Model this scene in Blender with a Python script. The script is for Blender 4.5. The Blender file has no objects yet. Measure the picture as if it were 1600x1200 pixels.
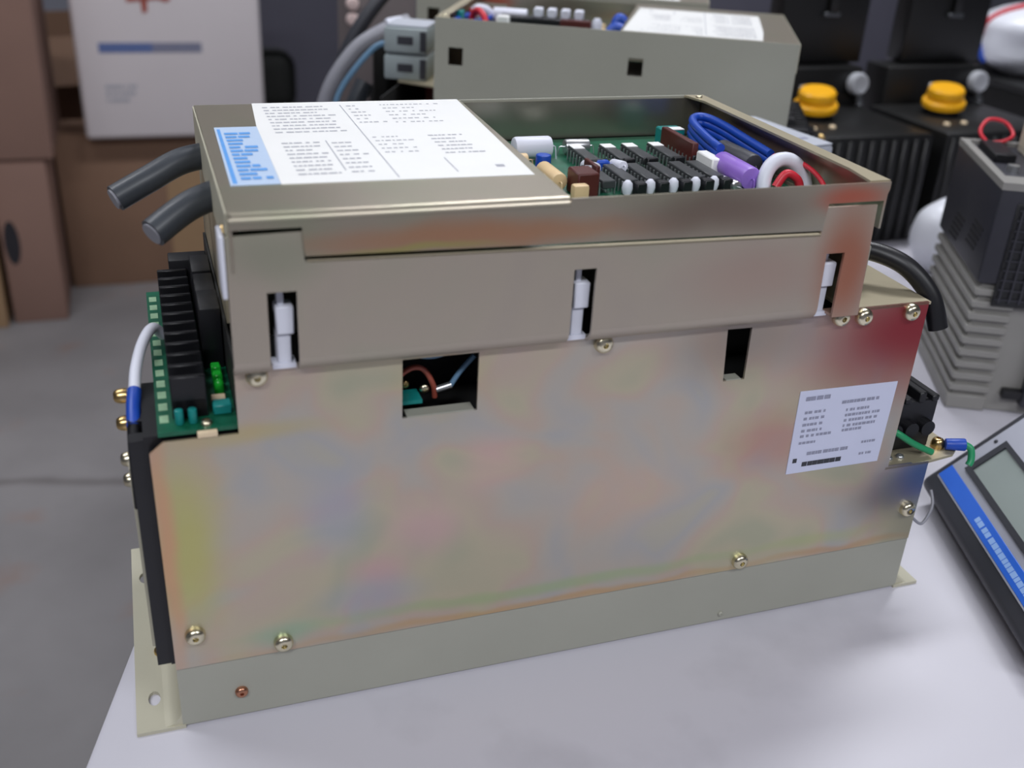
import bpy, bmesh, math, random
from mathutils import Vector, Matrix
from mathutils.geometry import tessellate_polygon
random.seed(7)
SC = bpy.context.scene
COL = SC.collection
PI = math.pi

# ------------------------------------------------------------------ camera
cam_data = bpy.data.cameras.new('camera')
cam = bpy.data.objects.new('camera', cam_data)
COL.objects.link(cam)
# rows of the world-to-camera rotation: right, down, forward
ROT = ((0.94505489, -0.32289484, 0.05108988), (-0.10443771, -0.44629562, -0.88877049), (0.3097806, 0.83460119, -0.45549626))
cam.matrix_world = Matrix(((ROT[0][0], -ROT[1][0], -ROT[2][0], 0.01199758),
                           (ROT[0][1], -ROT[1][1], -ROT[2][1], -0.43461321),
                           (ROT[0][2], -ROT[1][2], -ROT[2][2], 0.42022837),
                           (0, 0, 0, 1)))
cam_data.sensor_width = 36.0
cam_data.lens = 36.0 * 1631.967 / 1600.0
cam_data.clip_start = 0.02
cam_data.clip_end = 60
cam_data.dof.use_dof = True
cam_data.dof.focus_distance = 0.61
cam_data.dof.aperture_fstop = 6.5
SC.camera = cam

# ------------------------------------------------------------------ world, lights, exposure
world = bpy.data.worlds.new('world')
SC.world = world
world.use_nodes = True
_bg = world.node_tree.nodes['Background']
_bg.inputs[0].default_value = (0.80, 0.86, 1.0, 1)
_bg.inputs[1].default_value = 0.10


def area(name, loc, sx, sy, power, color=(0.93, 0.95, 1.0), rot=(0, 0, 0)):
    l = bpy.data.lights.new(name, 'AREA')
    l.shape = 'RECTANGLE'
    l.size = sx
    l.size_y = sy
    l.energy = power
    l.color = color
    o = bpy.data.objects.new(name, l)
    COL.objects.link(o)
    o.location = loc
    o.rotation_euler = rot
    return o


CEIL = 2.05
for i, (lx, ly, p) in enumerate([(-0.9, -1.7, 46), (1.1, -1.7, 28), (-0.9, 0.9, 20), (1.1, 0.9, 28), (-0.9, 3.2, 9), (1.3, 3.4, 12)]):
    area('fluorescent_light', (lx, ly, CEIL - 0.09), 1.2, 0.28, p)

SC.view_settings.view_transform = 'Standard'
SC.view_settings.look = 'None'
SC.view_settings.exposure = 0.0
SC.view_settings.gamma = 1.0
SC.view_settings.use_curve_mapping = False


# ------------------------------------------------------------------ materials
def srgb(r, g, b):
    f = lambda c: (c / 255 / 12.92) if c / 255 <= 0.04045 else ((c / 255 + 0.055) / 1.055) ** 2.4
    return (f(r), f(g), f(b), 1)


def mat(name, rgb, rough=0.5, metal=0.0, var=0.06, scale=30.0, bump=0.0, coat=0.0, spec=0.5, detail=4.0):
    m = bpy.data.materials.new(name)
    m.use_nodes = True
    nt = m.node_tree
    b = nt.nodes['Principled BSDF']
    c = srgb(*rgb)
    tc = nt.nodes.new('ShaderNodeTexCoord')
    nz = nt.nodes.new('ShaderNodeTexNoise')
    nz.inputs['Scale'].default_value = scale
    nz.inputs['Detail'].default_value = detail
    nt.links.new(tc.outputs['Object'], nz.inputs['Vector'])
    mx = nt.nodes.new('ShaderNodeMix')
    mx.data_type = 'RGBA'
    mx.inputs[6].default_value = tuple(x * (1 - var * 2) for x in c[:3]) + (1,)
    mx.inputs[7].default_value = tuple(min(1, x * (1 + var * 2)) for x in c[:3]) + (1,)
    nt.links.new(nz.outputs['Fac'], mx.inputs[0])
    nt.links.new(mx.outputs[2], b.inputs['Base Color'])
    b.inputs['Roughness'].default_value = rough
    b.inputs['Metallic'].default_value = metal
    b.inputs['Specular IOR Level'].default_value = spec
    if coat:
        b.inputs['Coat Weight'].default_value = coat
    if bump:
        bp = nt.nodes.new('ShaderNodeBump')
        bp.inputs['Strength'].default_value = bump
        bp.inputs['Distance'].default_value = 0.002
        nt.links.new(nz.outputs['Fac'], bp.inputs['Height'])
        nt.links.new(bp.outputs['Normal'], b.inputs['Normal'])
    return m


def plated(name, base, ramp, scale, rough, metal, amount, patches=()):
    """yellow-chromate zinc plating: a drifting iridescent film with elliptical colour patches mixed in"""
    m = bpy.data.materials.new(name)
    m.use_nodes = True
    nt = m.node_tree
    b = nt.nodes['Principled BSDF']
    tc = nt.nodes.new('ShaderNodeTexCoord')
    nz = nt.nodes.new('ShaderNodeTexNoise')
    nz.inputs['Scale'].default_value = scale
    nz.inputs['Detail'].default_value = 2.0
    nz.inputs['Roughness'].default_value = 0.45
    nz.inputs['Distortion'].default_value = 0.6
    nt.links.new(tc.outputs['Object'], nz.inputs['Vector'])
    cr = nt.nodes.new('ShaderNodeValToRGB')
    el = cr.color_ramp.elements
    while len(el) < len(ramp):
        el.new(0.5)
    for e, (p, c) in zip(el, ramp):
        e.position = p
        e.color = srgb(*c)
    nt.links.new(nz.outputs['Fac'], cr.inputs[0])
    mx = nt.nodes.new('ShaderNodeMix')
    mx.data_type = 'RGBA'
    mx.inputs[0].default_value = amount
    mx.inputs[6].default_value = srgb(*base)
    nt.links.new(cr.outputs[0], mx.inputs[7])
    cur = mx.outputs[2]
    wob = nt.nodes.new('ShaderNodeTexNoise')
    wob.inputs['Scale'].default_value = 22
    nt.links.new(tc.outputs['Object'], wob.inputs['Vector'])
    sep = nt.nodes.new('ShaderNodeVectorMath')
    sep.operation = 'MULTIPLY_ADD'
    sep.inputs[1].default_value = (0.012, 0.012, 0.012)
    nt.links.new(wob.outputs['Color'], sep.inputs[0])
    off = nt.nodes.new('ShaderNodeVectorMath')
    off.operation = 'SUBTRACT'
    off.inputs[1].default_value = (0.006, 0.006, 0.006)
    nt.links.new(tc.outputs['Object'], off.inputs[0])
    nt.links.new(off.outputs[0], sep.inputs[2])
    for (px, pz, rx, rz, col, amt) in patches:
        sub = nt.nodes.new('ShaderNodeVectorMath')
        sub.operation = 'SUBTRACT'
        sub.inputs[1].default_value = (px, 0, pz)
        nt.links.new(sep.outputs[0], sub.inputs[0])
        scl = nt.nodes.new('ShaderNodeVectorMath')
        scl.operation = 'MULTIPLY'
        scl.inputs[1].default_value = (1 / rx, 0, 1 / rz)
        nt.links.new(sub.outputs[0], scl.inputs[0])
        ln = nt.nodes.new('ShaderNodeVectorMath')
        ln.operation = 'LENGTH'
        nt.links.new(scl.outputs[0], ln.inputs[0])
        mr = nt.nodes.new('ShaderNodeMapRange')
        mr.interpolation_type = 'SMOOTHERSTEP'
        mr.inputs['From Min'].default_value = 0.0
        mr.inputs['From Max'].default_value = 1.0
        mr.inputs['To Min'].default_value = amt
        mr.inputs['To Max'].default_value = 0.0
        nt.links.new(ln.outputs['Value'], mr.inputs['Value'])
        mm = nt.nodes.new('ShaderNodeMix')
        mm.data_type = 'RGBA'
        nt.links.new(mr.outputs[0], mm.inputs[0])
        nt.links.new(cur, mm.inputs[6])
        mm.inputs[7].default_value = srgb(*col)
        cur = mm.outputs[2]
    nt.links.new(cur, b.inputs['Base Color'])
    b.inputs['Roughness'].default_value = rough
    b.inputs['Metallic'].default_value = metal
    return m


M = {}
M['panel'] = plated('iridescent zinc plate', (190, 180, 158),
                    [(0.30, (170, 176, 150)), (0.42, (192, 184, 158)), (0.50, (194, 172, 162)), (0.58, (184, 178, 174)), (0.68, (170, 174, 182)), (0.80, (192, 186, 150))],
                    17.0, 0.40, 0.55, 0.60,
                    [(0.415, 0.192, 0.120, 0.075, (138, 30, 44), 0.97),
                     (0.448, 0.088, 0.050, 0.034, (56, 92, 150), 0.9),
                     (0.425, 0.078, 0.040, 0.030, (104, 98, 108), 0.55),
                     (0.012, 0.115, 0.030, 0.085, (190, 188, 104), 0.75),
                     (0.003, 0.120, 0.008, 0.120, (212, 160, 128), 0.8),
                     (0.045, 0.174, 0.060, 0.010, (196, 178, 110), 0.5),
                     (0.200, 0.0425, 0.260, 0.005, (196, 158, 106), 0.65),
                     (0.200, 0.0530, 0.240, 0.007, (158, 184, 130), 0.55),
                     (0.400, 0.0425, 0.080, 0.005, (190, 150, 108), 0.6),
                     (0.380, 0.0520, 0.070, 0.008, (176, 184, 130), 0.5),
                     (0.130, 0.105, 0.036, 0.030, (214, 170, 176), 0.55),
                     (0.105, 0.082, 0.028, 0.018, (206, 160, 170), 0.5),
                     (0.165, 0.140, 0.030, 0.026, (216, 176, 172), 0.45),
                     (0.085, 0.120, 0.030, 0.040, (160, 168, 192), 0.5),
                     (0.100, 0.066, 0.045, 0.022, (158, 166, 190), 0.45),
                     (0.055, 0.052, 0.030, 0.012, (150, 184, 160), 0.6),
                     (0.240, 0.105, 0.060, 0.040, (206, 180, 164), 0.4),
                     (0.330, 0.128, 0.050, 0.035, (184, 122, 112), 0.5),
                     (0.300, 0.195, 0.070, 0.040, (140, 126, 116), 0.65),
                     (0.136, 0.187, 0.036, 0.036, (196, 176, 120), 0.45)])
M['bracket'] = plated('dull zinc bracket', (174, 167, 150), [(0.3, (166, 164, 146)), (0.5, (176, 164, 152)), (0.75, (170, 158, 150))], 16.0, 0.45, 0.45, 0.7,
                      [(0.350, 0.235, 0.030, 0.060, (164, 96, 68), 0.9), (0.30, 0.235, 0.07, 0.03, (172, 146, 134), 0.6), (0.06, 0.262, 0.04, 0.02, (150, 150, 132), 0.6)])
M['tray'] = plated('zinc tray metal', (176, 172, 152), [(0.3, (164, 166, 142)), (0.5, (176, 164, 150)), (0.75, (172, 164, 150))], 15.0, 0.33, 0.7, 0.7,
                   [(0.15, 0.2665, 0.14, 0.012, (194, 140, 104), 0.8), (0.345, 0.274, 0.035, 0.014, (204, 104, 80), 0.85),
                    (0.27, 0.270, 0.08, 0.02, (126, 106, 96), 0.75), (0.33, 0.235, 0.05, 0.03, (70, 84, 140), 0.5), (0.12, 0.262, 0.06, 0.003, (176, 180, 90), 0.5)])
M['trayin'] = mat('bright inner zinc', (158, 154, 140), 0.28, 0.85, 0.1, 20)
M['base'] = mat('grey beige painted steel', (166, 166, 154), 0.5, 0.15, 0.04, 14)
M['flange'] = mat('pale cream plated flange', (192, 188, 168), 0.5, 0.2, 0.05, 18)
M['shelf'] = mat('beige zinc shelf', (186, 176, 150), 0.4, 0.5, 0.06, 20)
M['chassis'] = mat('dark chassis steel', (42, 42, 42), 0.6, 0.3, 0.1, 40)
M['black'] = mat('black plastic', (20, 20, 24), 0.42, 0, 0.15, 60)
M['blackgloss'] = mat('gloss black paint', (13, 13, 13), 0.42, 0, 0.15, 12)
M['darkgrey'] = mat('dark grey plastic', (52, 53, 60), 0.45, 0, 0.08, 50)
M['rubber'] = mat('dark cable rubber', (58, 62, 68), 0.38, 0, 0.08, 80)
M['pcb'] = mat('green circuit board', (14, 92, 66), 0.35, 0, 0.25, 140)
M['pcbpale'] = mat('pale silkscreen', (150, 186, 150), 0.5, 0, 0.15, 200)
M['white'] = mat('white nylon', (222, 224, 236), 0.45, 0, 0.03, 60)
M['paper'] = mat('white label paper', (246, 246, 244), 0.38, 0, 0.015, 40)
M['paperblue'] = mat('pale blue label paper', (190, 210, 236), 0.4, 0, 0.03, 40)
M['lavpaper'] = mat('silver white label film', (206, 210, 232), 0.38, 0, 0.02, 40)
M['ink'] = mat('grey printing ink', (146, 148, 168), 0.6, 0, 0.1, 300)
M['inkpale'] = mat('pale grey printing ink', (172, 173, 182), 0.6, 0, 0.08, 300)
M['inkblue'] = mat('blue printing ink', (88, 154, 222), 0.6, 0, 0.06, 300)
M['screw'] = mat('bright screw steel', (222, 214, 186), 0.25, 1.0, 0.05, 60)
M['brass'] = mat('brass screw', (206, 176, 120), 0.28, 1.0, 0.05, 60)
M['copper'] = mat('coppery rivet', (190, 136, 110), 0.3, 1.0, 0.05, 60)
M['cream'] = mat('cream component', (226, 196, 150), 0.45, 0, 0.05, 90)
M['tan'] = mat('tan plastic tab', (228, 206, 172), 0.5, 0, 0.05, 90)
M['chip'] = mat('grey chip plastic', (58, 60, 62), 0.38, 0, 0.08, 90)
M['silver'] = mat('tinned silver', (196, 198, 200), 0.3, 0.85, 0.05, 90)
M['blue'] = mat('blue cable plastic', (26, 74, 178), 0.4, 0, 0.08, 60)
M['teal'] = mat('teal component', (22, 132, 128), 0.4, 0, 0.08, 60)
M['purple'] = mat('purple capacitor sleeve', (150, 112, 206), 0.38, 0, 0.05, 60)
M['maroon'] = mat('dark red component', (82, 32, 28), 0.45, 0, 0.1, 60)
M['red'] = mat('red wire insulation', (206, 42, 58), 0.4, 0, 0.05, 60)
M['rust'] = mat('rust red wire insulation', (158, 78, 62), 0.45, 0, 0.05, 60)
M['cyan'] = mat('pale blue wire insulation', (104, 140, 170), 0.45, 0, 0.05, 60)
M['green'] = mat('green wire insulation', (38, 146, 96), 0.42, 0, 0.05, 60)
M['led'] = mat('green lamp plastic', (30, 178, 52), 0.25, 0, 0.05, 60)
M['yellow'] = mat('yellow cap plastic', (242, 176, 20), 0.4, 0, 0.05, 60)
M['knob'] = mat('grey knob plastic', (172, 174, 180), 0.5, 0, 0.05, 60)
M['module'] = mat('grey green module plastic', (148, 158, 160), 0.5, 0, 0.05, 50)
M['modtop'] = mat('pale grey module plastic', (182, 186, 196), 0.5, 0, 0.04, 50)
M['greycable'] = mat('grey cable sheath', (142, 142, 150), 0.45, 0, 0.05, 60)
M['bag'] = mat('white polythene', (226, 228, 236), 0.32, 0, 0.03, 30, bump=0.3)
M['invgrey'] = mat('warm grey housing', (142, 140, 136), 0.5, 0, 0.04, 40)
M['invblack'] = mat('charcoal housing', (48, 48, 56), 0.42, 0, 0.08, 50)
M['grid'] = mat('black grid plastic', (24, 24, 27), 0.5, 0, 0.1, 80)
M['beige'] = mat('beige terminal plastic', (206, 198, 180), 0.5, 0, 0.04, 60)
M['meterface'] = mat('silver grey meter face', (172, 174, 186), 0.45, 0, 0.03, 60)
M['lcd'] = mat('grey green liquid crystal', (146, 156, 152), 0.25, 0, 0.05, 16)
M['stripe'] = mat('bright blue stripe', (42, 104, 214), 0.4, 0, 0.04, 60)
M['stripeink'] = mat('pale blue printing', (150, 186, 240), 0.5, 0, 0.05, 60)
M['cardboard'] = mat('brown cardboard', (134, 104, 84), 0.8, 0, 0.05, 9, detail=6)
M['cardpink'] = mat('pinkish brown cardboard', (138, 108, 96), 0.8, 0, 0.05, 7, detail=6)
M['cardtan'] = mat('tan cardboard', (160, 130, 98), 0.8, 0, 0.05, 9, detail=6)
M['carton'] = mat('white carton', (214, 206, 208), 0.6, 0, 0.02, 8)
M['cartonblue'] = mat('blue carton print', (92, 110, 160), 0.6, 0, 0.05, 30)
M['cartongrey'] = mat('grey carton print', (126, 128, 150), 0.6, 0, 0.05, 30)
M['cartonred'] = mat('rust red carton print', (168, 78, 62), 0.6, 0, 0.1, 50)
M['slot'] = mat('dark slot', (36, 34, 40), 0.8, 0, 0.1, 30)
M['cabinet'] = mat('slate grey cabinet paint', (98, 97, 110), 0.5, 0.1, 0.04, 10)
M['chairfabric'] = mat('black chair fabric', (26, 28, 26), 0.8, 0, 0.15, 120)
M['jbox'] = mat('brown grey box paint', (104, 96, 96), 0.6, 0, 0.06, 40)
M['palepink'] = mat('pale pink plastic', (214, 192, 188), 0.5, 0, 0.05, 60)
M['table'] = None
M['wall'] = mat('grey wall paint', (150, 152, 164), 0.7, 0, 0.03, 4)
M['ceil'] = mat('white ceiling board', (206, 206, 206), 0.8, 0, 0.03, 6)
M['leg'] = mat('grey steel leg', (96, 98, 102), 0.4, 0.6, 0.05, 30)
M['edge'] = mat('grey table edging', (150, 150, 156), 0.5, 0, 0.05, 30)


def table_material():
    m = mat('white laminate', (198, 196, 205), 0.42, 0, 0.015, 6)
    nt = m.node_tree
    b = nt.nodes['Principled BSDF']
    src = b.inputs['Base Color'].links[0].from_socket
    tc = nt.nodes.new('ShaderNodeTexCoord')
    n = nt.nodes.new('ShaderNodeTexNoise')
    n.inputs['Scale'].default_value = 11
    n.inputs['Detail'].default_value = 5
    nt.links.new(tc.outputs['Object'], n.inputs['Vector'])
    r = nt.nodes.new('ShaderNodeValToRGB')
    r.color_ramp.elements[0].position = 0.56
    r.color_ramp.elements[1].position = 0.75
    r.color_ramp.elements[1].color = (0.22, 0.22, 0.22, 1)
    r.color_ramp.elements[0].color = (0, 0, 0, 1)
    nt.links.new(n.outputs['Fac'], r.inputs[0])
    x = nt.nodes.new('ShaderNodeMix')
    x.data_type = 'RGBA'
    x.inputs[7].default_value = srgb(120, 118, 124)
    nt.links.new(r.outputs[0], x.inputs[0])
    nt.links.new(src, x.inputs[6])
    nt.links.new(x.outputs[2], b.inputs['Base Color'])
    return m


def floor_material():
    m = mat('worn grey concrete', (134, 131, 132), 0.55, 0, 0.14, 5, detail=8, bump=0.15)
    nt = m.node_tree
    b = nt.nodes['Principled BSDF']
    src = b.inputs['Base Color'].links[0].from_socket
    tc = nt.nodes.new('ShaderNodeTexCoord')
    n = nt.nodes.new('ShaderNodeTexNoise')
    n.inputs['Scale'].default_value = 7
    n.inputs['Detail'].default_value = 6
    nt.links.new(tc.outputs['Object'], n.inputs['Vector'])
    r = nt.nodes.new('ShaderNodeValToRGB')
    r.color_ramp.elements[0].position = 0.60
    r.color_ramp.elements[0].color = (0, 0, 0, 1)
    r.color_ramp.elements[1].position = 0.78
    r.color_ramp.elements[1].color = (0.5, 0.5, 0.5, 1)
    nt.links.new(n.outputs['Fac'], r.inputs[0])
    x = nt.nodes.new('ShaderNodeMix')
    x.data_type = 'RGBA'
    x.inputs[7].default_value = srgb(146, 110, 92)
    nt.links.new(r.outputs[0], x.inputs[0])
    nt.links.new(src, x.inputs[6])
    # a saw-cut joint, dirty along its length
    w = nt.nodes.new('ShaderNodeTexNoise')
    w.inputs['Scale'].default_value = 6
    nt.links.new(tc.outputs['Object'], w.inputs['Vector'])
    sx = nt.nodes.new('ShaderNodeSeparateXYZ')
    nt.links.new(tc.outputs['Object'], sx.inputs[0])
    a1 = nt.nodes.new('ShaderNodeMath'); a1.operation = 'MULTIPLY_ADD'; a1.inputs[1].default_value = 0.2
    nt.links.new(sx.outputs[0], a1.inputs[0]); nt.links.new(sx.outputs[1], a1.inputs[2])
    a2 = nt.nodes.new('ShaderNodeMath'); a2.operation = 'MULTIPLY_ADD'; a2.inputs[1].default_value = 0.06
    nt.links.new(w.outputs['Fac'], a2.inputs[0]); nt.links.new(a1.outputs[0], a2.inputs[2])
    a3 = nt.nodes.new('ShaderNodeMath'); a3.operation = 'SUBTRACT'; a3.inputs[1].default_value = 1.495
    nt.links.new(a2.outputs[0], a3.inputs[0])
    a4 = nt.nodes.new('ShaderNodeMath'); a4.operation = 'ABSOLUTE'
    nt.links.new(a3.outputs[0], a4.inputs[0])
    mr = nt.nodes.new('ShaderNodeMapRange')
    mr.inputs['From Max'].default_value = 0.02
    mr.inputs['To Min'].default_value = 0.55
    mr.inputs['To Max'].default_value = 0.0
    nt.links.new(a4.outputs[0], mr.inputs['Value'])
    y = nt.nodes.new('ShaderNodeMix'); y.data_type = 'RGBA'
    y.inputs[7].default_value = srgb(72, 66, 64)
    nt.links.new(mr.outputs[0], y.inputs[0])
    nt.links.new(x.outputs[2], y.inputs[6])
    nt.links.new(y.outputs[2], b.inputs['Base Color'])
    return m


M['table'] = table_material()
M['floor'] = floor_material()


# ------------------------------------------------------------------ mesh building
class MB:
    def __init__(self):
        self.bm = bmesh.new()

    def box(self, x0, x1, y0, y1, z0, z1, bev=0.0, seg=1, mtx=None):
        t = bmesh.new()
        bmesh.ops.create_cube(t, size=1.0)
        for v in t.verts:
            v.co = Vector(((x0 + x1) / 2 + v.co.x * (x1 - x0), (y0 + y1) / 2 + v.co.y * (y1 - y0), (z0 + z1) / 2 + v.co.z * (z1 - z0)))
        if bev:
            bmesh.ops.bevel(t, geom=t.edges[:], offset=bev, segments=seg, profile=0.5, affect='EDGES')
        if mtx:
            bmesh.ops.transform(t, matrix=mtx, verts=t.verts)
        return self._add(t)

    def _add(self, t):
        me = bpy.data.meshes.new('tmp')
        t.to_mesh(me)
        t.free()
        self.bm.from_mesh(me)
        bpy.data.meshes.remove(me)
        return self

    def cyl(self, p0, p1, r, r1=None, seg=20, bev=0.0):
        """a capped cylinder or cone between two points, its rims optionally rounded"""
        p0, p1 = Vector(p0), Vector(p1)
        L = (p1 - p0).length
        r1 = r if r1 is None else r1
        if bev:
            prof = [(0, 0), (r - bev, 0), (r - bev * .3, bev * .3), (r, bev), (r1, L - bev), (r1 - bev * .3, L - bev * .3), (r1 - bev, L), (0, L)]
        else:
            prof = [(0, 0), (r, 0), (r1, L), (0, L)]
        return self.lathe(p0, p1 - p0, prof, seg)

    def lathe(self, origin, axis, prof, seg=24):
        axis = Vector(axis).normalized()
        q = axis.to_track_quat('Z', 'Y').to_matrix()
        rings = []
        for (r, h) in prof:
            if r < 1e-9:
                rings.append([self.bm.verts.new(Vector(origin) + q @ Vector((0, 0, h)))])
            else:
                rings.append([self.bm.verts.new(Vector(origin) + q @ Vector((r * math.cos(2 * PI * k / seg), r * math.sin(2 * PI * k / seg), h))) for k in range(seg)])
        for a, b in zip(rings, rings[1:]):
            for k in range(seg):
                k2 = (k + 1) % seg
                try:
                    if len(a) == 1 and len(b) > 1:
                        self.bm.faces.new((a[0], b[k2], b[k]))
                    elif len(b) == 1 and len(a) > 1:
                        self.bm.faces.new((a[k], a[k2], b[0]))
                    elif len(a) > 1:
                        self.bm.faces.new((a[k], a[k2], b[k2], b[k]))
                except ValueError:
                    pass
        return self

    def tube(self, pts, r, seg=12, samples=10, taper=None):
        P = [Vector(p) for p in pts]
        C = []
        n = len(P)
        for i in range(n - 1):
            a = P[max(i - 1, 0)]; b = P[i]; c = P[i + 1]; d = P[min(i + 2, n - 1)]
            for k in range(samples):
                t = k / samples
                C.append(0.5 * ((2 * b) + (c - a) * t + (2 * a - 5 * b + 4 * c - d) * t * t + (-a + 3 * b - 3 * c + d) * t ** 3))
        C.append(P[-1])
        up = Vector((0, 0, 1))
        rings = []
        prev = None
        for i, p in enumerate(C):
            tg = (C[min(i + 1, len(C) - 1)] - C[max(i - 1, 0)]).normalized()
            if prev is None:
                x = tg.cross(up)
                if x.length < 1e-4:
                    x = tg.cross(Vector((1, 0, 0)))
            else:
                x = prev - tg * prev.dot(tg)
            x.normalize()
            prev = x
            y = tg.cross(x)
            rr = r if taper is None else r * (taper[0] + (taper[1] - taper[0]) * i / (len(C) - 1))
            rings.append([self.bm.verts.new(p + x * rr * math.cos(2 * PI * k / seg) + y * rr * math.sin(2 * PI * k / seg)) for k in range(seg)])
        for a, b in zip(rings, rings[1:]):
            for k in range(seg):
                self.bm.faces.new((a[k], a[(k + 1) % seg], b[(k + 1) % seg], b[k]))
        self.bm.faces.new(rings[0][::-1])
        self.bm.faces.new(rings[-1])
        return self

    def plate(self, outline, holes=(), t0=0.0, t1=0.001, plane='xz'):
        """a flat plate of real thickness with cut-outs; outline in the named plane, thickness along the third axis"""
        def pos(u, v, w):
            return Vector((u, w, v)) if plane == 'xz' else (Vector((u, v, w)) if plane == 'xy' else Vector((w, u, v)))
        loops = [list(outline)] + [list(h) for h in holes]
        flat = [p for l in loops for p in l]
        tris = tessellate_polygon([[Vector((u, v, 0)) for (u, v) in l] for l in loops])
        A = [self.bm.verts.new(pos(u, v, t0)) for (u, v) in flat]
        B = [self.bm.verts.new(pos(u, v, t1)) for (u, v) in flat]
        for t in tris:
            for S in (A, B):
                try:
                    self.bm.faces.new([S[i] for i in t])
                except ValueError:
                    pass
        i = 0
        for l in loops:
            n = len(l)
            for k in range(n):
                a, b = i + k, i + (k + 1) % n
                self.bm.faces.new((A[a], A[b], B[b], B[a]))
            i += n
        return self

    def sweep_x(self, prof, x0, x1):
        """a closed profile in (y, z) pushed along x"""
        A = [self.bm.verts.new((x0, y, z)) for y, z in prof]
        B = [self.bm.verts.new((x1, y, z)) for y, z in prof]
        n = len(prof)
        for k in range(n):
            self.bm.faces.new((A[k], A[(k + 1) % n], B[(k + 1) % n], B[k]))
        self.bm.faces.new(A[::-1])
        self.bm.faces.new(B)
        return self

    def build(self, name, material, parent=None, smooth=False, mtx=None):
        if mtx is not None:
            bmesh.ops.transform(self.bm, matrix=mtx, verts=self.bm.verts)
        bmesh.ops.recalc_face_normals(self.bm, faces=self.bm.faces)
        me = bpy.data.meshes.new(name)
        self.bm.to_mesh(me)
        self.bm.free()
        me.materials.append(material)
        if smooth:
            me.polygons.foreach_set('use_smooth', [True] * len(me.polygons))
            try:
                me.set_sharp_from_angle(angle=math.radians(38))
            except Exception:
                pass
        o = bpy.data.objects.new(name, me)
        COL.objects.link(o)
        if parent is not None:
            o.parent = parent
        return o


def box(name, material, parent, x0, x1, y0, y1, z0, z1, bev=0.0, seg=2):
    return MB().box(x0, x1, y0, y1, z0, z1, bev, seg).build(name, material, parent, smooth=bev > 0)


def empty(name, loc=(0, 0, 0), rz=0.0):
    o = bpy.data.objects.new(name, None)
    o.empty_display_size = 0.05
    COL.objects.link(o)
    o.location = loc
    o.rotation_euler = (0, 0, rz)
    return o


def tag(o, label, cat, group=None):
    o['label'] = label
    o['category'] = cat
    if group:
        o['group'] = group
    return o


def struct(o):
    o['kind'] = 'structure'
    return o


def copy_tree(o, parent=None, skip=()):
    c = o.copy()
    COL.objects.link(c)
    c.parent = parent
    for ch in list(o.children):
        if ch.get('lone') is None:
            copy_tree(ch, c)
    return c


def rect(x0, x1, z0, z1):
    return [(x0, z0), (x1, z0), (x1, z1), (x0, z1)]


def slot_ring(cx, cy, rx, ry, n=14):
    return [(cx + rx * math.cos(2 * PI * k / n), cy + ry * math.sin(2 * PI * k / n)) for k in range(n)]


def print_rows(mb, u0, u1, v_list, h, pos, seed, wmin=0.4, wmax=1.2, gap=0.5, fill=1.0):
    """rows of small illegible printed marks; pos(u, v) gives a corner in space"""
    rnd = random.Random(seed)
    for v in v_list:
        u = u0
        end = u0 + (u1 - u0) * (fill if isinstance(fill, float) else rnd.uniform(*fill))
        while u < end:
            w = h * rnd.uniform(wmin, wmax) * 1.3
            if u + w > u1:
                break
            q = [mb.bm.verts.new(pos(a, b)) for a, b in ((u, v), (u + w, v), (u + w, v + h), (u, v + h))]
            mb.bm.faces.new(q)
            u += w + h * gap * rnd.choice((0.6, 0.6, 0.6, 1.8))


# ------------------------------------------------------------------ the room
FZ = -0.75
struct(box('floor', M['floor'], None, -4.5, 5, -4, 5.2, FZ - 0.1, FZ))
struct(box('ceiling', M['ceil'], None, -4.5, 5, -4, 5.2, CEIL, CEIL + 0.1))
struct(box('wall_back', M['wall'], None, -4.5, 5, 5.2, 5.3, FZ, CEIL))
struct(box('wall_front', M['wall'], None, -4.5, 5, -4.1, -4, FZ, CEIL))
struct(box('wall_left', M['wall'], None, -4.6, -4.5, -4, 5.2, FZ, CEIL))
struct(box('wall_right', M['wall'], None, 5, 5.1, -4, 5.2, FZ, CEIL))

# ------------------------------------------------------------------ the workbench
TU = Vector((0.2695, 0.963, 0))
TV = Vector((0.963, -0.2695, 0))
T0 = Vector((-0.049, -0.014, 0)) - TU * 0.42
bench = tag(empty('workbench', (T0.x, T0.y, FZ), math.atan2(TV.y, TV.x)),
            'white laminate workbench that all the machines stand on', 'workbench')
H = -FZ
MB().box(0, 1.9, 0, 2.1, H - 0.03, H, 0.004, 2).build('bench_top', M['table'], bench, True)
MB().box(0.06, 1.84, 0.06, 2.04, H - 0.09, H - 0.031).build('apron', M['leg'], bench)
for lx, ly in ((0.09, 0.09), (1.81, 0.09), (0.09, 2.01), (1.81, 2.01)):
    MB().box(lx - 0.025, lx + 0.025, ly - 0.025, ly + 0.025, 0, H - 0.09, 0.004, 1).build('leg', M['leg'], bench)


# ------------------------------------------------------------------ the servo drive
def screw(name, p, axis, r, material, parent, h=None):
    h = h or r * 0.75
    a = Vector(axis).normalized()
    p = Vector(p)
    m = MB()
    m.lathe(p, a, [(r, -0.0002), (r, h * 0.35), (r * 0.93, h * 0.66), (r * 0.74, h * 0.90), (r * 0.48, h * 1.0), (r * 0.30, h * 1.01), (r * 0.22, h * 0.55), (0, h * 0.5)], 18)
    return m.build(name, material, parent, True)


L, D = 0.450, 0.190
XL, XR = 0.0415, 0.3665
dev = empty('servo_drive', (0, 0, 0))
tag(dev, 'open gold-plated servo drive in the foreground, its large side panel facing us', 'servo drive', 'servo drives on the workbench')

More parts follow.
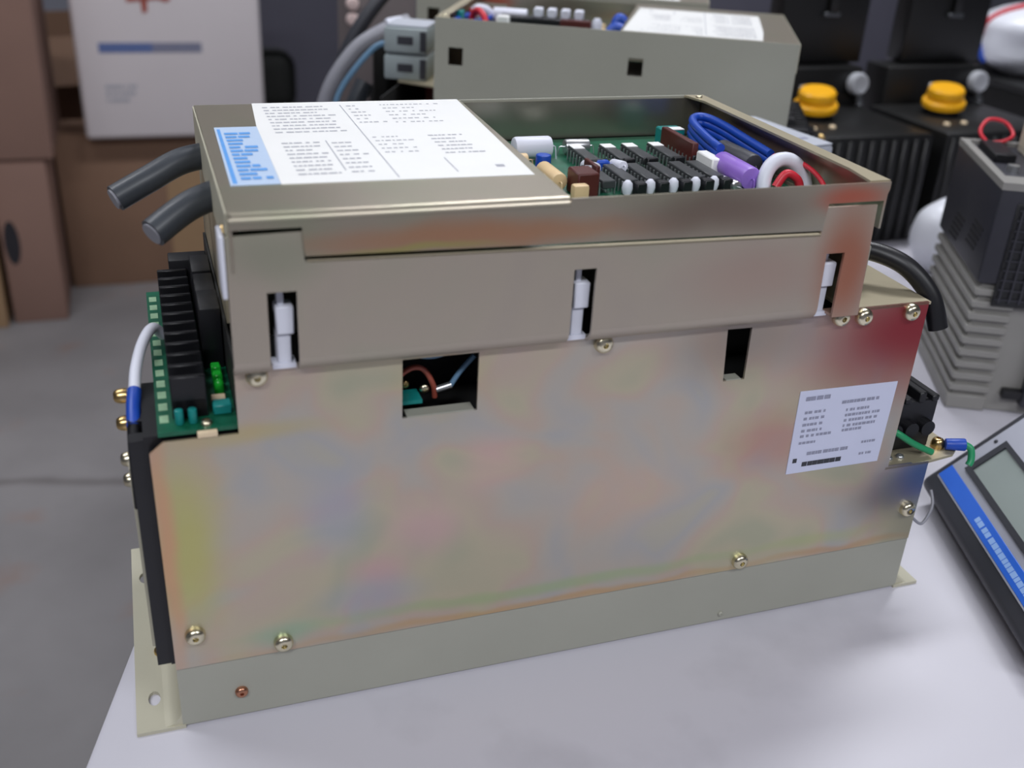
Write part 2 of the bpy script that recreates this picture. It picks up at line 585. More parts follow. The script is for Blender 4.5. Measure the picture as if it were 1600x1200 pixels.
# base tray with mounting flanges
b = MB()
b.box(0.0, L, -0.0004, 0.0015, 0.0015, 0.0405)
b.box(0.0, L, D - 0.0015, D, 0.0015, 0.0405)
b.box(0.0, 0.0015, 0, D, 0.002, 0.0405)
b.box(L - 0.0015, L, 0, D, 0.002, 0.0405)
b.box(0.0, L, 0, D, 0.039, 0.0405)
b.build('base_channel', M['base'], dev)
for s in (0, 1):
    f = MB()
    x0, x1 = (-0.023, 0.0015) if s == 0 else (L - 0.0015, L + 0.017)
    cx = -0.0135 if s == 0 else L + 0.009
    f.plate(rect(x0, x1, -0.001, 0.165), [slot_ring(cx, 0.023, 0.0032, 0.0055), slot_ring(cx - 0.002, 0.132, 0.0032, 0.0055)], 0.0, 0.0022, 'xy')
    # the rounded bend up into the wall
    xb = 0.0 if s == 0 else L
    sg = -1 if s == 0 else 1
    rr = 0.009
    pr = [(xb + sg * (rr - rr * math.sin(t * PI / 12)), rr - rr * math.cos(t * PI / 12) + 0.0022) for t in range(7)] + [(xb - sg * 0.0005, 0.0022), (xb - sg * 0.0005, 0.0022 + rr)][:1]
    f.plate(pr, (), 0.0, 0.162, 'xz')
    f.build('mounting_flange', M['flange'], dev, True)

# big iridescent side panel
hole_w = rect(0.117, 0.155, 0.1715, 0.2032)
hole_s = [(0.2935, 0.1712), (0.3065, 0.1712), (0.3062, 0.2018), (0.2915, 0.2020)]
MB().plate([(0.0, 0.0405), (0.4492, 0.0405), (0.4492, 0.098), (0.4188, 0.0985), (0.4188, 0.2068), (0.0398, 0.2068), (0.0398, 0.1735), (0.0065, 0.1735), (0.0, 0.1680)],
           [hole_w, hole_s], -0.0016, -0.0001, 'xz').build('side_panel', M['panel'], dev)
t = MB()
t.box(0.1195, 0.1535, -0.0014, 0.006, 0.1708, 0.1722)
t.build('window_sill', M['base'], dev)
MB().box(0.2955, 0.3045, -0.0014, 0.005, 0.1706, 0.1718).build('window_sill', M['base'], dev)

# inner chassis behind the panel
box('inner_wall', M['chassis'], dev, 0.0402, 0.0414, 0.0005, D - 0.002, 0.041, 0.2065)
box('inner_wall', M['chassis'], dev, 0.4176, 0.4188, 0.0, D - 0.002, 0.098, 0.2045)
box('inner_floor', M['chassis'], dev, 0.042, 0.417, 0.03, D - 0.003, 0.100, 0.104)
box('inner_board', M['chassis'], dev, 0.06, 0.40, 0.034, 0.036, 0.104, 0.205)
# right top shelf and lower right shelf
MB().plate([(0.3640, -0.0016), (0.4200, -0.0016), (0.4200, 0.115), (0.3640, 0.135)], (), 0.2052, 0.2068, 'xy').build('top_shelf', M['shelf'], dev)
MB().plate([(0.4170, -0.0016), (0.4492, -0.0016), (0.4700, 0.0015), (0.4760, 0.006), (0.4760, 0.11), (0.4170, 0.11)], (), 0.0965, 0.0982, 'xy').build('lower_shelf', M['shelf'], dev)
box('end_wall', M['base'], dev, L - 0.0014, L, 0.0, 0.11, 0.0405, 0.0964)

# back plate with two square holes
MB().plate(rect(XL, XR, 0.10, 0.2812), [rect(0.340, 0.3535, 0.240, 0.2560), rect(0.1755, 0.1890, 0.2435, 0.2590)], D - 0.0005, D + 0.001, 'xz').build('back_plate', M['base'], dev)

# upper bracket with three open slots and a rolled lower lip
yb0, yb1 = -0.0105, -0.0090
br = [(0.0395, 0.2135), (0.0553, 0.2135), (0.0553, 0.2458), (0.0680, 0.2458), (0.0680, 0.2135),
      (0.1975, 0.2135), (0.1975, 0.2458), (0.2090, 0.2458), (0.2090, 0.2135),
      (0.3380, 0.2135), (0.3370, 0.2440), (0.3480, 0.2440), (0.3480, 0.2075), (0.3645, 0.2075), (0.3620, 0.2688),
      (0.3318, 0.2688), (0.3312, 0.2545), (0.0720, 0.2592), (0.0720, 0.2725), (0.0395, 0.2718)]
m = MB()
m.plate(br, (), yb0, yb1, 'xz')
for xa, xb in ((0.0395, 0.0553), (0.0680, 0.1975), (0.2090, 0.3380)):
    ro, ri = 0.0086, 0.0071
    oc = (-0.0019, 0.2137)
    pr = [(oc[0] - ro * math.cos(k * PI / 12), oc[1] - ro * math.sin(k * PI / 12)) for k in range(7)]
    pr += [(oc[0] - ri * math.cos(k * PI / 12), oc[1] - ri * math.sin(k * PI / 12)) for k in range(6, -1, -1)]
    m.sweep_x(pr, xa, xb)
m.box(0.3480, 0.3645, yb1 - 0.0002, -0.0017, 0.2075, 0.2090)
m.build('cover_bracket', M['bracket'], dev, True)
# top edge of the bracket folded inward
m = MB()
m.plate([(0.0730, yb0), (0.3312, yb0), (0.3312, yb1 + 0.0012), (0.0730, yb1 + 0.0012)], (), 0.0, 0.0012, 'xy')
for v in m.bm.verts:
    v.co.z += 0.2592 - (v.co.x - 0.072) / 0.259 * 0.0047 - 0.0008
m.build('bracket_fold', M['shelf'], dev)
# white plastic insulator at the bracket's left end
box('insulator_strip', M['white'], dev, 0.0372, 0.0393, -0.0102, 0.006, 0.2440, 0.2718, 0.0006)
# white spacers seen in the slots
for cx in (0.0620, 0.2040, 0.3440):
    s = MB()
    s.box(cx - 0.0052, cx + 0.0052, -0.0040, 0.004, 0.2060, 0.2085)
    s.box(cx - 0.0030, cx + 0.0036, -0.0030, 0.004, 0.2080, 0.2330, 0.0006)
    s.box(cx - 0.0030, cx + 0.0050, -0.0050, 0.004, 0.2230, 0.2365, 0.0006)
    s.box(cx - 0.0018, cx + 0.0012, -0.0020, 0.003, 0.2340, 0.2590, 0.0004)
    s.build('board_spacer', M['white'], dev, True)

# the top tray: lip, cover plate, walls and rims
tr = MB()
ry = 0.0045
zt = 0.2815
yl = -0.0118
lip = [(XL, 0.2748), (0.0712, 0.2748), (0.0722, 0.2618), (0.3306, 0.2572), (0.3316, 0.2712), (0.3645, 0.2712), (XR, 0.2770), (XR, zt - ry), (XL, zt - ry)]
tr.plate(lip, (), yl, yl + 0.0013, 'xz')
oc = (yl + ry, zt - ry)
pr = [(oc[0] - ry * math.cos(k * PI / 12), oc[1] + ry * math.sin(k * PI / 12)) for k in range(7)]
pr += [(oc[0] - (ry - 0.0013) * math.cos(k * PI / 12), oc[1] + (ry - 0.0013) * math.sin(k * PI / 12)) for k in range(6, -1, -1)]
tr.sweep_x(pr, XL, 0.1925)
tr.sweep_x([(p[0], p[1]) for p in ((yl, zt - ry), (yl, zt - 0.0006), (yl + 0.0013, zt - 0.0006), (yl + 0.0013, zt - ry))], 0.1925, XR)
tr.plate([(XL, yl + ry), (0.1925, yl + ry), (0.1985, D - 0.0006), (XL, D - 0.0006)], (), zt - 0.0013, zt, 'xy')
tr.box(XL, XL + 0.0013, yl + 0.001, D - 0.001, 0.2560, zt - 0.0003)
tr.box(XR - 0.0013, XR, yl + 0.001, D - 0.001, 0.2560, zt - 0.0003)
MB().box(XL - 0.0009, XL - 0.0001, yl + 0.004, D - 0.001, 0.2565, zt - 0.0006).build('tray_side', M['flange'], dev)  # added paler skin: light caught by the left wall, put into its colour
tr.build('top_tray', M['tray'], dev, True)
MB().plate([(XR - 0.0085, 0.012), (XR - 0.012, yl + 0.0012), (XR, yl + 0.0012), (XR, D - 0.001), (XR - 0.0135, D - 0.001), (XR - 0.0085, D - 0.02)], (), zt - 0.0012, zt + 0.0001, 'xy').build('tray_rim', M['shelf'], dev)
box('tray_side', M['shelf'], dev, XR - 0.0016, XR - 0.0002, 0.0, D - 0.002, 0.2068, 0.2560)
box('tray_side', M['shelf'], dev, XL + 0.0002, XL + 0.0016, 0.05, D - 0.002, 0.2068, 0.2560)
screw('screw', (XR - 0.007, D - 0.009, zt), (0, 0, 1), 0.0022, M['screw'], dev)

box('tray_back', M['trayin'], dev, XL + 0.002, XR - 0.002, D - 0.0026, D - 0.0007, 0.2562, 0.2800)
# screws on the panel
for (x, z) in ((0.0495, 0.2030), (0.2200, 0.2018), (0.3605, 0.2030), (0.3755, 0.2020), (0.4070, 0.2020), (0.4410, 0.0650), (0.3245, 0.0470), (0.0110, 0.0615), (0.0540, 0.0470)):
    screw('screw', (x, -0.0016 if not (x < 0) else -0.0022, z), (0, -1, 0), 0.0051, M['screw'], dev, 0.0044)
screw('rivet', (0.0310, -0.0004, 0.0175), (0, -1, 0), 0.0034, M['copper'], dev)
screw('rivet', (0.3190, -0.0004, 0.0065), (0, -1, 0), 0.0018, M['base'], dev)
screw('screw', (XL, 0.012, 0.2660), (-1, 0, 0), 0.0040, M['brass'], dev)

# rating label on the panel
lab = MB().plate([(0.3455, 0.1045), (0.4090, 0.1045), (0.4100, 0.1580), (0.3445, 0.1590)], (), -0.0021, -0.0015, 'xz').build('rating_label', M['lavpaper'], dev)
lab['label'] = 'white rating label with small grey printing'
p = MB()
px = lambda u, v: Vector((u, -0.00225, v))
print_rows(p, 0.349, 0.368, [0.1525], 0.0026, px, 1, 0.8, 1.4, 0.15)
print_rows(p, 0.374, 0.400, [0.1478], 0.0020, px, 2, gap=0.3)
print_rows(p, 0.350, 0.371, [0.1440, 0.1400, 0.1360, 0.1320, 0.1285], 0.0017, px, 3, fill=(0.5, 1.0))
print_rows(p, 0.378, 0.402, [0.1425, 0.1390, 0.1355, 0.1320, 0.1290], 0.0017, px, 4, fill=(0.5, 1.0))
print_rows(p, 0.350, 0.362, [0.1240], 0.0016, px, 5)
print_rows(p, 0.357, 0.388, [0.1160], 0.0022, px, 6, gap=0.25)
print_rows(p, 0.394, 0.404, [0.1190, 0.1110], 0.0016, px, 7)
p.build('printed_text', M['ink'], lab)
p = MB()
print_rows(p, 0.355, 0.384, [0.1086], 0.0030, px, 8, 0.8, 1.2, 0.06)
p.plate(rect(0.3483, 0.3510, 0.1118, 0.1146), (), -0.0023, -0.00215, 'xz')
p.build('printed_mark', M['darkgrey'], lab)

# instruction label and blue label on the tray cover
lb = MB().plate([(0.0685, 0.0275), (0.1880, 0.0250), (0.1965, 0.1888), (0.0735, 0.1888), (0.0700, 0.135)], (), zt + 0.0001, zt + 0.0005, 'xy').build('instruction_label', M['paper'], dev)
lb['label'] = 'large white instruction sheet of fine print'
p = MB()
pt = lambda u, v: Vector((u, v, zt + 0.00062))
print_rows(p, 0.078, 0.118, [0.1760 - k * 0.0072 for k in range(9)], 0.0020, pt, 11, 0.5, 1.6, 0.5, (0.75, 1.0))
print_rows(p, 0.078, 0.100, [0.0960 - k * 0.0070 for k in range(9)], 0.0020, pt, 12, 0.5, 1.6, 0.5, (0.6, 1.0))
print_rows(p, 0.103, 0.118, [0.0940 - k * 0.0076 for k in range(8)], 0.0019, pt, 13, 0.5, 1.4, 0.6, (0.5, 1.0))
print_rows(p, 0.126, 0.142, [0.1760 - k * 0.0080 for k in range(6)], 0.0018, pt, 14, 0.5, 1.4, 0.8, (0.3, 0.9))
print_rows(p, 0.146, 0.188, [0.1770 - k * 0.0085 for k in range(6)], 0.0016, pt, 15, 0.5, 1.4, 1.0, (0.4, 0.9))
print_rows(p, 0.126, 0.150, [0.1030 - k * 0.0075 for k in range(5)], 0.0016, pt, 16, 0.5, 1.4, 1.0, (0.4, 0.9))
print_rows(p, 0.156, 0.184, [0.1030 - k * 0.0070 for k in range(6)], 0.0018, pt, 17, 0.5, 1.4, 0.5, (0.4, 0.9))
for (u, v0, v1) in ((0.1225, 0.030, 0.180), (0.1005, 0.045, 0.100), (0.1525, 0.035, 0.060)):
    p.plate([(u, v0), (u + 0.0006, v0), (u + 0.0006, v1), (u, v1)], (), zt + 0.0005, zt + 0.0006, 'xy')
print_rows(p, 0.174, 0.180, [0.0400], 0.0040, pt, 18, 0.8, 1.0, 0.2)
p.build('printed_text', M['inkpale'], lb)
lb2 = MB().plate([(0.0465, 0.0285), (0.0684, 0.0285), (0.0700, 0.1345), (0.0480, 0.1345)], (), zt + 0.0001, zt + 0.0004, 'xy').build('blue_label', M['paperblue'], dev)
lb2['lone'] = 1
lb2['label'] = 'pale blue label beside the white sheet'
p = MB()
print_rows(p, 0.0520, 0.0665, [0.118 - k * 0.0068 for k in range(13)], 0.0040, pt, 21, 0.6, 1.6, 0.3, (0.6, 1.0))
p.plate([(0.0478, 0.031), (0.0498, 0.031), (0.0506, 0.130), (0.0490, 0.130)], (), zt + 0.0004, zt + 0.0005, 'xy')
p.build('printed_text', M['inkblue'], lb2)

# the control board lying in the tray with its components
cb = box('control_board', M['pcb'], dev, 0.050, 0.3600, -0.0040, D - 0.006, 0.2545, 0.2562)
ZB = 0.2562


def comp(name, material, mb):
    return mb.build(name, material, cb, True)


def axial(name, material, p0, p1, r, leads=True):
    m = MB().cyl(p0, p1, r, seg=18, bev=r * 0.25)
    p0, p1 = Vector(p0), Vector(p1)
    d = (p1 - p0).normalized()
    if leads:
        m.tube([p0, p0 - d * 0.003, p0 - d * 0.004 - Vector((0, 0, p0.z - ZB))], 0.0004, 6, 3)
        m.tube([p1, p1 + d * 0.003, p1 + d * 0.004 - Vector((0, 0, p1.z - ZB))], 0.0004, 6, 3)
    return comp(name, material, m)


axial('capacitor', M['white'], (0.2175, 0.140, ZB + 0.0075), (0.2410, 0.140, ZB + 0.0075), 0.0065)
axial('capacitor', M['silver'], (0.2530, 0.148, ZB + 0.005), (0.2690, 0.148, ZB + 0.005), 0.0045)
comp('trimmer', M['blue'], MB().cyl((0.2260, 0.112, ZB), (0.2260, 0.112, ZB + 0.011), 0.0044, bev=0.001))
axial('film_capacitor', M['cream'], (0.2215, 0.100, ZB + 0.006), (0.2215, 0.074, ZB + 0.006), 0.0048)
axial('film_capacitor', M['cream'], (0.2100, 0.122, ZB + 0.005), (0.2200, 0.122, ZB + 0.005), 0.0042)
comp('film_capacitor', M['cream'], MB().box(0.2200, 0.2290, 0.050, 0.056, ZB, ZB + 0.011, 0.0015, 2))
comp('relay', M['maroon'], MB().box(0.2270, 0.2395, 0.062, 0.078, ZB, ZB + 0.0135, 0.0008))
comp('relay', M['maroon'], MB().box(0.2450, 0.2475, 0.080, 0.098, ZB, ZB + 0.012, 0.0005))
# two banks of chips
for row, (y0, y1, xs) in enumerate(((0.066, 0.098, [0.2470, 0.2605, 0.2740, 0.2880, 0.3015, 0.3130]), (0.107, 0.140, [0.2560, 0.2760, 0.2905, 0.3080, 0.3230]))):
    for i, x in enumerate(xs):
        w = 0.0078
        m = MB().box(x - w / 2, x + w / 2, y0, y1, ZB + 0.0035, ZB + 0.0080, 0.0005)
        o = comp('chip', M['chip'], m)
        m = MB()
        for k in range(7):
            yy = y0 + 0.0025 + k * (y1 - y0 - 0.005) / 6
            for s in (-1, 1):
                m.box(x + s * (w / 2 + 0.0006) - 0.0004, x + s * (w / 2 + 0.0006) + 0.0004, yy - 0.0005, yy + 0.0005, ZB, ZB + 0.0066)
        comp('chip_leads', M['silver'], m)
        if row == 0 and i > 0:
            comp('bead_capacitor', M['white'], MB().lathe((x - 0.0045, y0 - 0.004, ZB), (0, 0, 1), [(0, 0), (0.0022, 0.0015), (0.0030, 0.0045), (0.0026, 0.0075), (0.0012, 0.009), (0, 0.0092)], 14))
            comp('filter_capacitor', M['black'], MB().box(x - 0.0005, x + 0.0055, y0 - 0.008, y0 - 0.002, ZB, ZB + 0.008, 0.0006))
        if row == 1:
            comp('paper_tag', M['paper'], MB().box(x - w / 2 + 0.0003, x + w / 2 - 0.0003, y1 - 0.009, y1 - 0.0008, ZB + 0.0080, ZB + 0.0084))
            comp('filter_capacitor', M['black'], MB().box(x - 0.0035, x + 0.0035, y0 - 0.005, y0 - 0.0015, ZB, ZB + 0.009, 0.0006))
axial('resistor', M['white'], (0.2485, 0.104, ZB + 0.006), (0.2475, 0.086, ZB + 0.009), 0.0032)
axial('resistor', M['white'], (0.2660, 0.104, ZB + 0.006), (0.2650, 0.088, ZB + 0.009), 0.0030)
comp('coil', M['blue'], MB().box(0.2545, 0.2625, 0.1000, 0.1045, ZB, ZB + 0.009, 0.001))
comp('connector', M['teal'], MB().box(0.3215, 0.3365, 0.152, 0.164, ZB, ZB + 0.012, 0.0008))
comp('paper_tag', M['paper'], MB().box(0.3275, 0.3355, 0.1515, 0.158, ZB + 0.012, ZB + 0.0125))
comp('resistor_network', M['maroon'], MB().box(0.3185, 0.3225, 0.108, 0.150, ZB, ZB + 0.0150, 0.0005))
comp('white_block', M['paper'], MB().box(0.3190, 0.3260, 0.084, 0.104, ZB, ZB + 0.0120, 0.0008))
# blue looped ribbon cable: out from the board, round a bend and along the right wall
m = MB()
for k in range(3):
    zz = ZB + 0.0075 + k * 0.004
    m.tube([(0.3290, 0.094, zz), (0.3330, 0.118, zz), (0.3405, 0.150, zz + 0.001), (0.3475, 0.1610, zz + 0.002), (0.3545, 0.1580, zz + 0.002), (0.3575, 0.140, zz + 0.001), (0.3570, 0.110, zz - 0.0005), (0.3560, 0.083, zz - 0.0015)], 0.0026, 10, 8)
comp('ribbon_cable', M['blue'], m)
axial('purple_capacitor', M['purple'], (0.3290, 0.092, ZB + 0.008), (0.3285, 0.056, ZB + 0.008), 0.0066)
axial('dark_capacitor', M['darkgrey'], (0.3425, 0.116, ZB + 0.008), (0.3440, 0.080, ZB + 0.008), 0.0070)
axial('resistor', M['silver'], (0.3165, 0.076, ZB + 0.004), (0.3205, 0.056, ZB + 0.004), 0.0032)
# a white half ring clip with red wires drawn through it
m = MB()
arc = [(0.3345 + 0.0135 * (1 - math.cos(k * PI / 10)), 0.052 + 0.006 * math.sin(k * PI / 10), ZB + 0.003 + 0.0150 * math.sin(k * PI / 10)) for k in range(11)]
m.tube(arc, 0.0042, 10, 3)
comp('cable_clip', M['white'], m)
m = MB()
m.tube([(0.3380, 0.046, ZB + 0.006), (0.3440, 0.047, ZB + 0.013), (0.3510, 0.046, ZB + 0.010), (0.3535, 0.045, ZB + 0.004)], 0.0024, 10, 8)
comp('red_wire', M['red'], m)
m = MB()
m.tube([(0.3480, 0.070, ZB + 0.010), (0.3530, 0.074, ZB + 0.0155), (0.3585, 0.062, ZB + 0.0160), (0.3590, 0.046, ZB + 0.0150), (0.3570, 0.032, ZB + 0.0125), (0.3540, 0.020, ZB + 0.008)], 0.0014, 10, 8)
comp('red_wire', M['red'], m)

# left terminal board
tb = box('terminal_board', M['pcb'], dev, 0.0045, 0.0400, 0.0005, 0.172, 0.1752, 0.1772)
ZT = 0.1772
m = MB()
for k in range(13):
    y = 0.010 + k * 0.0122
    m.box(0.0058, 0.0098, y, y + 0.0070, ZT, ZT + 0.0002)
m.build('silkscreen', M['pcbpale'], tb)
m = MB()
m.box(0.0120, 0.0275, 0.012, 0.150, ZT, ZT + 0.010, 0.0005)
for k in range(12):
    y = 0.012 + k * 0.0124
    m.box(0.0118, 0.0278, y, y + 0.0028, ZT, ZT + 0.0215, 0.0005)
m.build('terminal_block', M['black'], tb, True)
for k in range(11):
    screw('terminal_screw', (0.0200, 0.012 + k * 0.0124 + 0.0076, ZT + 0.010), (0, 0, 1), 0.0026, M['darkgrey'], tb)
box('relay', M['black'], tb, 0.0295, 0.0396, 0.062, 0.088, ZT, ZT + 0.033, 0.0008)
box('relay', M['black'], tb, 0.0295, 0.0396, 0.091, 0.117, ZT, ZT + 0.031, 0.0008)
box('relay', M['black'], tb, 0.0295, 0.0396, 0.120, 0.146, ZT, ZT + 0.031, 0.0008)
box('fuse_holder', M['black'], tb, 0.0185, 0.0396, 0.152, 0.166, ZT, ZT + 0.026, 0.0008)
m = MB()
m.cyl((0.0345, 0.0330, ZT), (0.0345, 0.0330, ZT + 0.006), 0.0024).lathe((0.0345, 0.0330, ZT + 0.006), (0, 0, 1), [(0.0024, 0), (0.0021, 0.0012), (0.0012, 0.0021), (0, 0.0025)], 16)
m.build('lamp', M['led'], tb, True)
for yy in (0.042, 0.051):
    MB().box(0.0322, 0.0368, yy - 0.003, yy + 0.003, ZT, ZT + 0.0075, 0.0006).build('jumper', M['led'], tb, True)
MB().cyl((0.0300, 0.024, ZT + 0.0025), (0.0365, 0.024, ZT + 0.0025), 0.0022, bev=0.0005).build('resistor', M['tan'], tb, True)
MB().box(0.0300, 0.0385, 0.012, 0.019, ZT, ZT + 0.005, 0.0006).build('chip', M['teal'], tb, True)
for xx in (0.0145, 0.0205):
    MB().cyl((xx, 0.0075, ZT), (xx, 0.0075, ZT + 0.0075), 0.0020, bev=0.0006).build('capacitor', M['teal'], tb, True)
screw('screw', (0.0262, 0.0050, ZT), (0, 0, 1), 0.0030, M['screw'], tb)
box('board_foot', M['tan'], dev, 0.0215, 0.0305, -0.0026, 0.0003, 0.1740, 0.1768, 0.0004)

# finned heatsink under the terminal board
m = MB()
m.box(-0.0020, 0.0390, 0.0030, 0.058, 0.0410, 0.1748)
m.box(0.0060, 0.0390, 0.0570, 0.160, 0.0410, 0.1748)
for k in range(3):
    y = 0.004 + k * 0.019
    m.box(-0.0085, -0.0019, y, y + 0.008, 0.0410, 0.1725)
m.build('heatsink', M['black'], dev)
box('end_plate', M['flange'], dev, -0.0105, -0.0086, 0.018, 0.056, 0.0420, 0.1500)
for (y, z, mm) in ((0.052, 0.172, 'brass'), (0.046, 0.160, 'brass'), (0.040, 0.143, 'screw'), (0.040, 0.131, 'screw')):
    screw('terminal_screw', (-0.0087, y, z), (-1, 0, 0), 0.0038, M[mm], dev, 0.006)
for (y, mm) in ((0.060, 'brass'), (0.082, 'screw')):
    screw('screw', (-0.0085, y, 0.0022), (0, 0, 1), 0.0040, M[mm], dev)

# wires that only the foreground drive shows carry the marker lone
def lone(o):
    o['lone'] = 1
    return o


w = lone(MB().tube([(0.0115, 0.100, ZT + 0.004), (0.0065, 0.094, ZT + 0.011), (0.0010, 0.078, ZT + 0.010), (-0.0030, 0.060, ZT + 0.005), (-0.0045, 0.045, ZT + 0.000)], 0.0029, 12).build('white_wire', M['white'], dev, True))
lone(MB().tube([(-0.0045, 0.046, ZT + 0.000), (-0.0055, 0.036, ZT - 0.003), (-0.0060, 0.024, ZT - 0.008)], 0.0034, 12).build('blue_sleeve', M['blue'], dev, True))
lone(MB().tube([(-0.0060, 0.025, ZT - 0.008), (-0.0065, 0.016, ZT - 0.018), (-0.0068, 0.012, ZT - 0.045)], 0.0032, 12).build('black_wire', M['black'], dev, True))

# two cut power cables leaving on the left
c1 = lone(MB().tube([(0.0490, 0.150, 0.2640), (0.0300, 0.142, 0.2625), (0.0120, 0.132, 0.2560), (-0.0045, 0.125, 0.2490)], 0.0070, 16).build('cut_cable', M['rubber'], dev, True))
lone(MB().cyl((-0.0040, 0.1252, 0.2492), (-0.0056, 0.1246, 0.2486), 0.0054).build('cable_core', M['greycable'], c1, True))
c2 = lone(MB().tube([(0.0490, 0.085, 0.2630), (0.0300, 0.075, 0.2590), (0.0120, 0.064, 0.2500)], 0.0072, 16).build('cut_cable', M['rubber'], dev, True))
lone(MB().cyl((0.0125, 0.0645, 0.2503), (0.0112, 0.0636, 0.2496), 0.0056).build('cable_core', M['greycable'], c2, True))

# wires inside the square window
lone(MB().tube([(0.116, 0.012, 0.186), (0.124, 0.010, 0.1925), (0.131, 0.012, 0.190), (0.1365, 0.014, 0.180), (0.138, 0.016, 0.172)], 0.0014, 10).build('red_wire', M['rust'], dev, True))
lone(MB().tube([(0.120, 0.016, 0.205), (0.127, 0.014, 0.198), (0.138, 0.014, 0.196), (0.150, 0.016, 0.200), (0.157, 0.018, 0.206)], 0.0014, 10).build('blue_wire', M['cyan'], dev, True))
lone(MB().tube([(0.157, 0.012, 0.195), (0.1505, 0.013, 0.187), (0.1455, 0.014, 0.1785)], 0.0014, 10).build('blue_wire', M['cyan'], dev, True))
lone(MB().cyl((0.1460, 0.0138, 0.1790), (0.1385, 0.0150, 0.1765), 0.0018).build('crimp_lug', M['silver'], dev, True))
lone(screw('inner_screw', (0.1325, 0.016, 0.1775), (0, -1, 0), 0.0026, M['screw'], dev))
lone(screw('inner_screw', (0.1235, 0.020, 0.1790), (0, -1, 0), 0.0022, M['brass'], dev))
lone(box('inner_bracket', M['teal'], dev, 0.1185, 0.1295, 0.008, 0.020, 0.1735, 0.1755))

# right hand end: cable clamp, cable, connector and ground terminal
lone(MB().box(0.3680, 0.3930, 0.024, 0.060, 0.2069, 0.2325, 0.0008).build('cable_clamp', M['base'], dev, True))
lone(MB().tube([(0.3900, 0.040, 0.2235), (0.4020, 0.034, 0.2250), (0.4160, 0.020, 0.2200), (0.4270, 0.008, 0.2060), (0.4320, 0.001, 0.1880)], 0.0056, 14).build('black_cable', M['black'], dev, True))
m = MB()
m.box(0.4210, 0.4600, 0.014, 0.060, 0.0983, 0.1330, 0.001)
for k in range(4):
    m.box(0.4230 + k * 0.0100, 0.4280 + k * 0.0100, 0.012, 0.050, 0.1320, 0.1390 if k % 2 == 0 else 0.1360, 0.0006)
for k in range(3):
    m.cyl((0.4280 + k * 0.0120, 0.0142, 0.1150), (0.4280 + k * 0.0120, 0.0085, 0.1150), 0.0050, seg=14)
m.build('end_connector', M['black'], dev, True)
for k in range(2):
    screw('screw', (0.4250 + k * 0.0085, 0.0065, 0.0983), (0, 0, 1), 0.0026, M['silver'], dev)
screw('ground_screw', (0.4660, 0.0120, 0.0983), (0, 0, 1), 0.0042, M['brass'], dev, 0.006)
lone(MB().tube([(0.4205, 0.020, 0.1180), (0.4280, 0.008, 0.1155), (0.4400, 0.005, 0.1080), (0.4540, 0.003, 0.1010)], 0.0021, 10).build('green_wire', M['green'], dev, True))
g = lone(MB().cyl((0.4680, 0.0080, 0.1020), (0.4790, 0.0025, 0.1030), 0.0036, 0.0040, bev=0.0008).build('blue_crimp', M['blue'], dev, True))
lone(MB().tube([(0.4785, 0.003, 0.1030), (0.4815, 0.000, 0.1010), (0.4810, -0.003, 0.0950), (0.4790, -0.004, 0.0920)], 0.0022, 10, 6).build('green_wire', M['green'], dev, True))
lone(MB().tube([(0.4690, 0.010, 0.0665), (0.4675, 0.004, 0.058), (0.4600, 0.001, 0.0480), (0.4520, 0.002, 0.0530)], 0.0010, 8, 8).build('wire_loop', M['greycable'], dev, True))

# the two drives standing behind, turned about
RZ = math.atan2(0.463, -0.886)
d2 = copy_tree(dev)
d2.location = (0.687, 0.525, 0)
d2.rotation_euler = (0, 0, RZ)
tag(d2, 'turned-about servo drive behind the first, showing a plain back plate with two square holes', 'servo drive', 'servo drives on the workbench')
bd = [o for o in d2.children if o.name.startswith('control_board')][0]
for o in list(bd.children):
    cs = [Vector(v) for v in o.bound_box]
    mid = sum(cs, Vector()) / 8
    if 0.098 < mid.y < 0.142 and 0.228 < mid.x < 0.335 and o.name.split('.')[0] in ('chip', 'chip_leads', 'paper_tag', 'filter_capacitor', 'resistor', 'coil'):
        bpy.data.objects.remove(o)
MB().box(0.232, 0.318, 0.112, 0.130, ZB, 0.2785, 0.001).build('pin_header', M['black'], bd, True)
for x in (0.2420, 0.2550, 0.2680, 0.2810):
    MB().box(x - 0.0042, x + 0.0042, 0.114, 0.126, 0.2785, 0.2870, 0.001).build('header_cap', M['white'], bd, True)
MB().box(0.229, 0.258, 0.132, 0.138, ZB, 0.2800, 0.0008).build('resistor_network', M['maroon'], bd, True)
MB().cyl((0.294, 0.104, 0.276), (0.327, 0.104, 0.276), 0.0065, bev=0.001).build('capacitor', M['white'], bd, True)
MB().box(0.296, 0.325, 0.100, 0.108, ZB, 0.2705).build('capacitor_base', M['black'], bd)
MB().box(0.306, 0.318, 0.134, 0.144, ZB, 0.2800, 0.001).build('white_block', M['paper'], bd, True)
MB().tube([(0.347, 0.120, 0.262), (0.343, 0.126, 0.278), (0.336, 0.134, 0.282), (0.329, 0.142, 0.276), (0.326, 0.146, 0.262)], 0.0030, 10).build('red_wire', M['red'], bd, True)
MB().box(0.354, 0.361, 0.112, 0.124, ZB, 0.2790, 0.001).build('connector', M['teal'], bd, True)
MB().tube([(0.2150, 0.145, 0.262), (0.2080, 0.140, 0.2755), (0.1980, 0.140, 0.2745), (0.1880, 0.142, 0.262)], 0.0048, 12).build('blue_cable', M['blue'], bd, True)
MB().tube([(0.2100, 0.105, 0.262), (0.2060, 0.100, 0.279), (0.1990, 0.100, 0.276), (0.1930, 0.102, 0.262)], 0.0048, 12).build('blue_cable', M['blue'], bd, True)
MB().lathe((0.2250, 0.112, ZB), (0, 0, 1), [(0, 0), (0.004, 0), (0.0055, 0.010), (0.005, 0.020), (0.003, 0.0235), (0, 0.024)], 16).build('bead_capacitor', M['white'], bd, True)
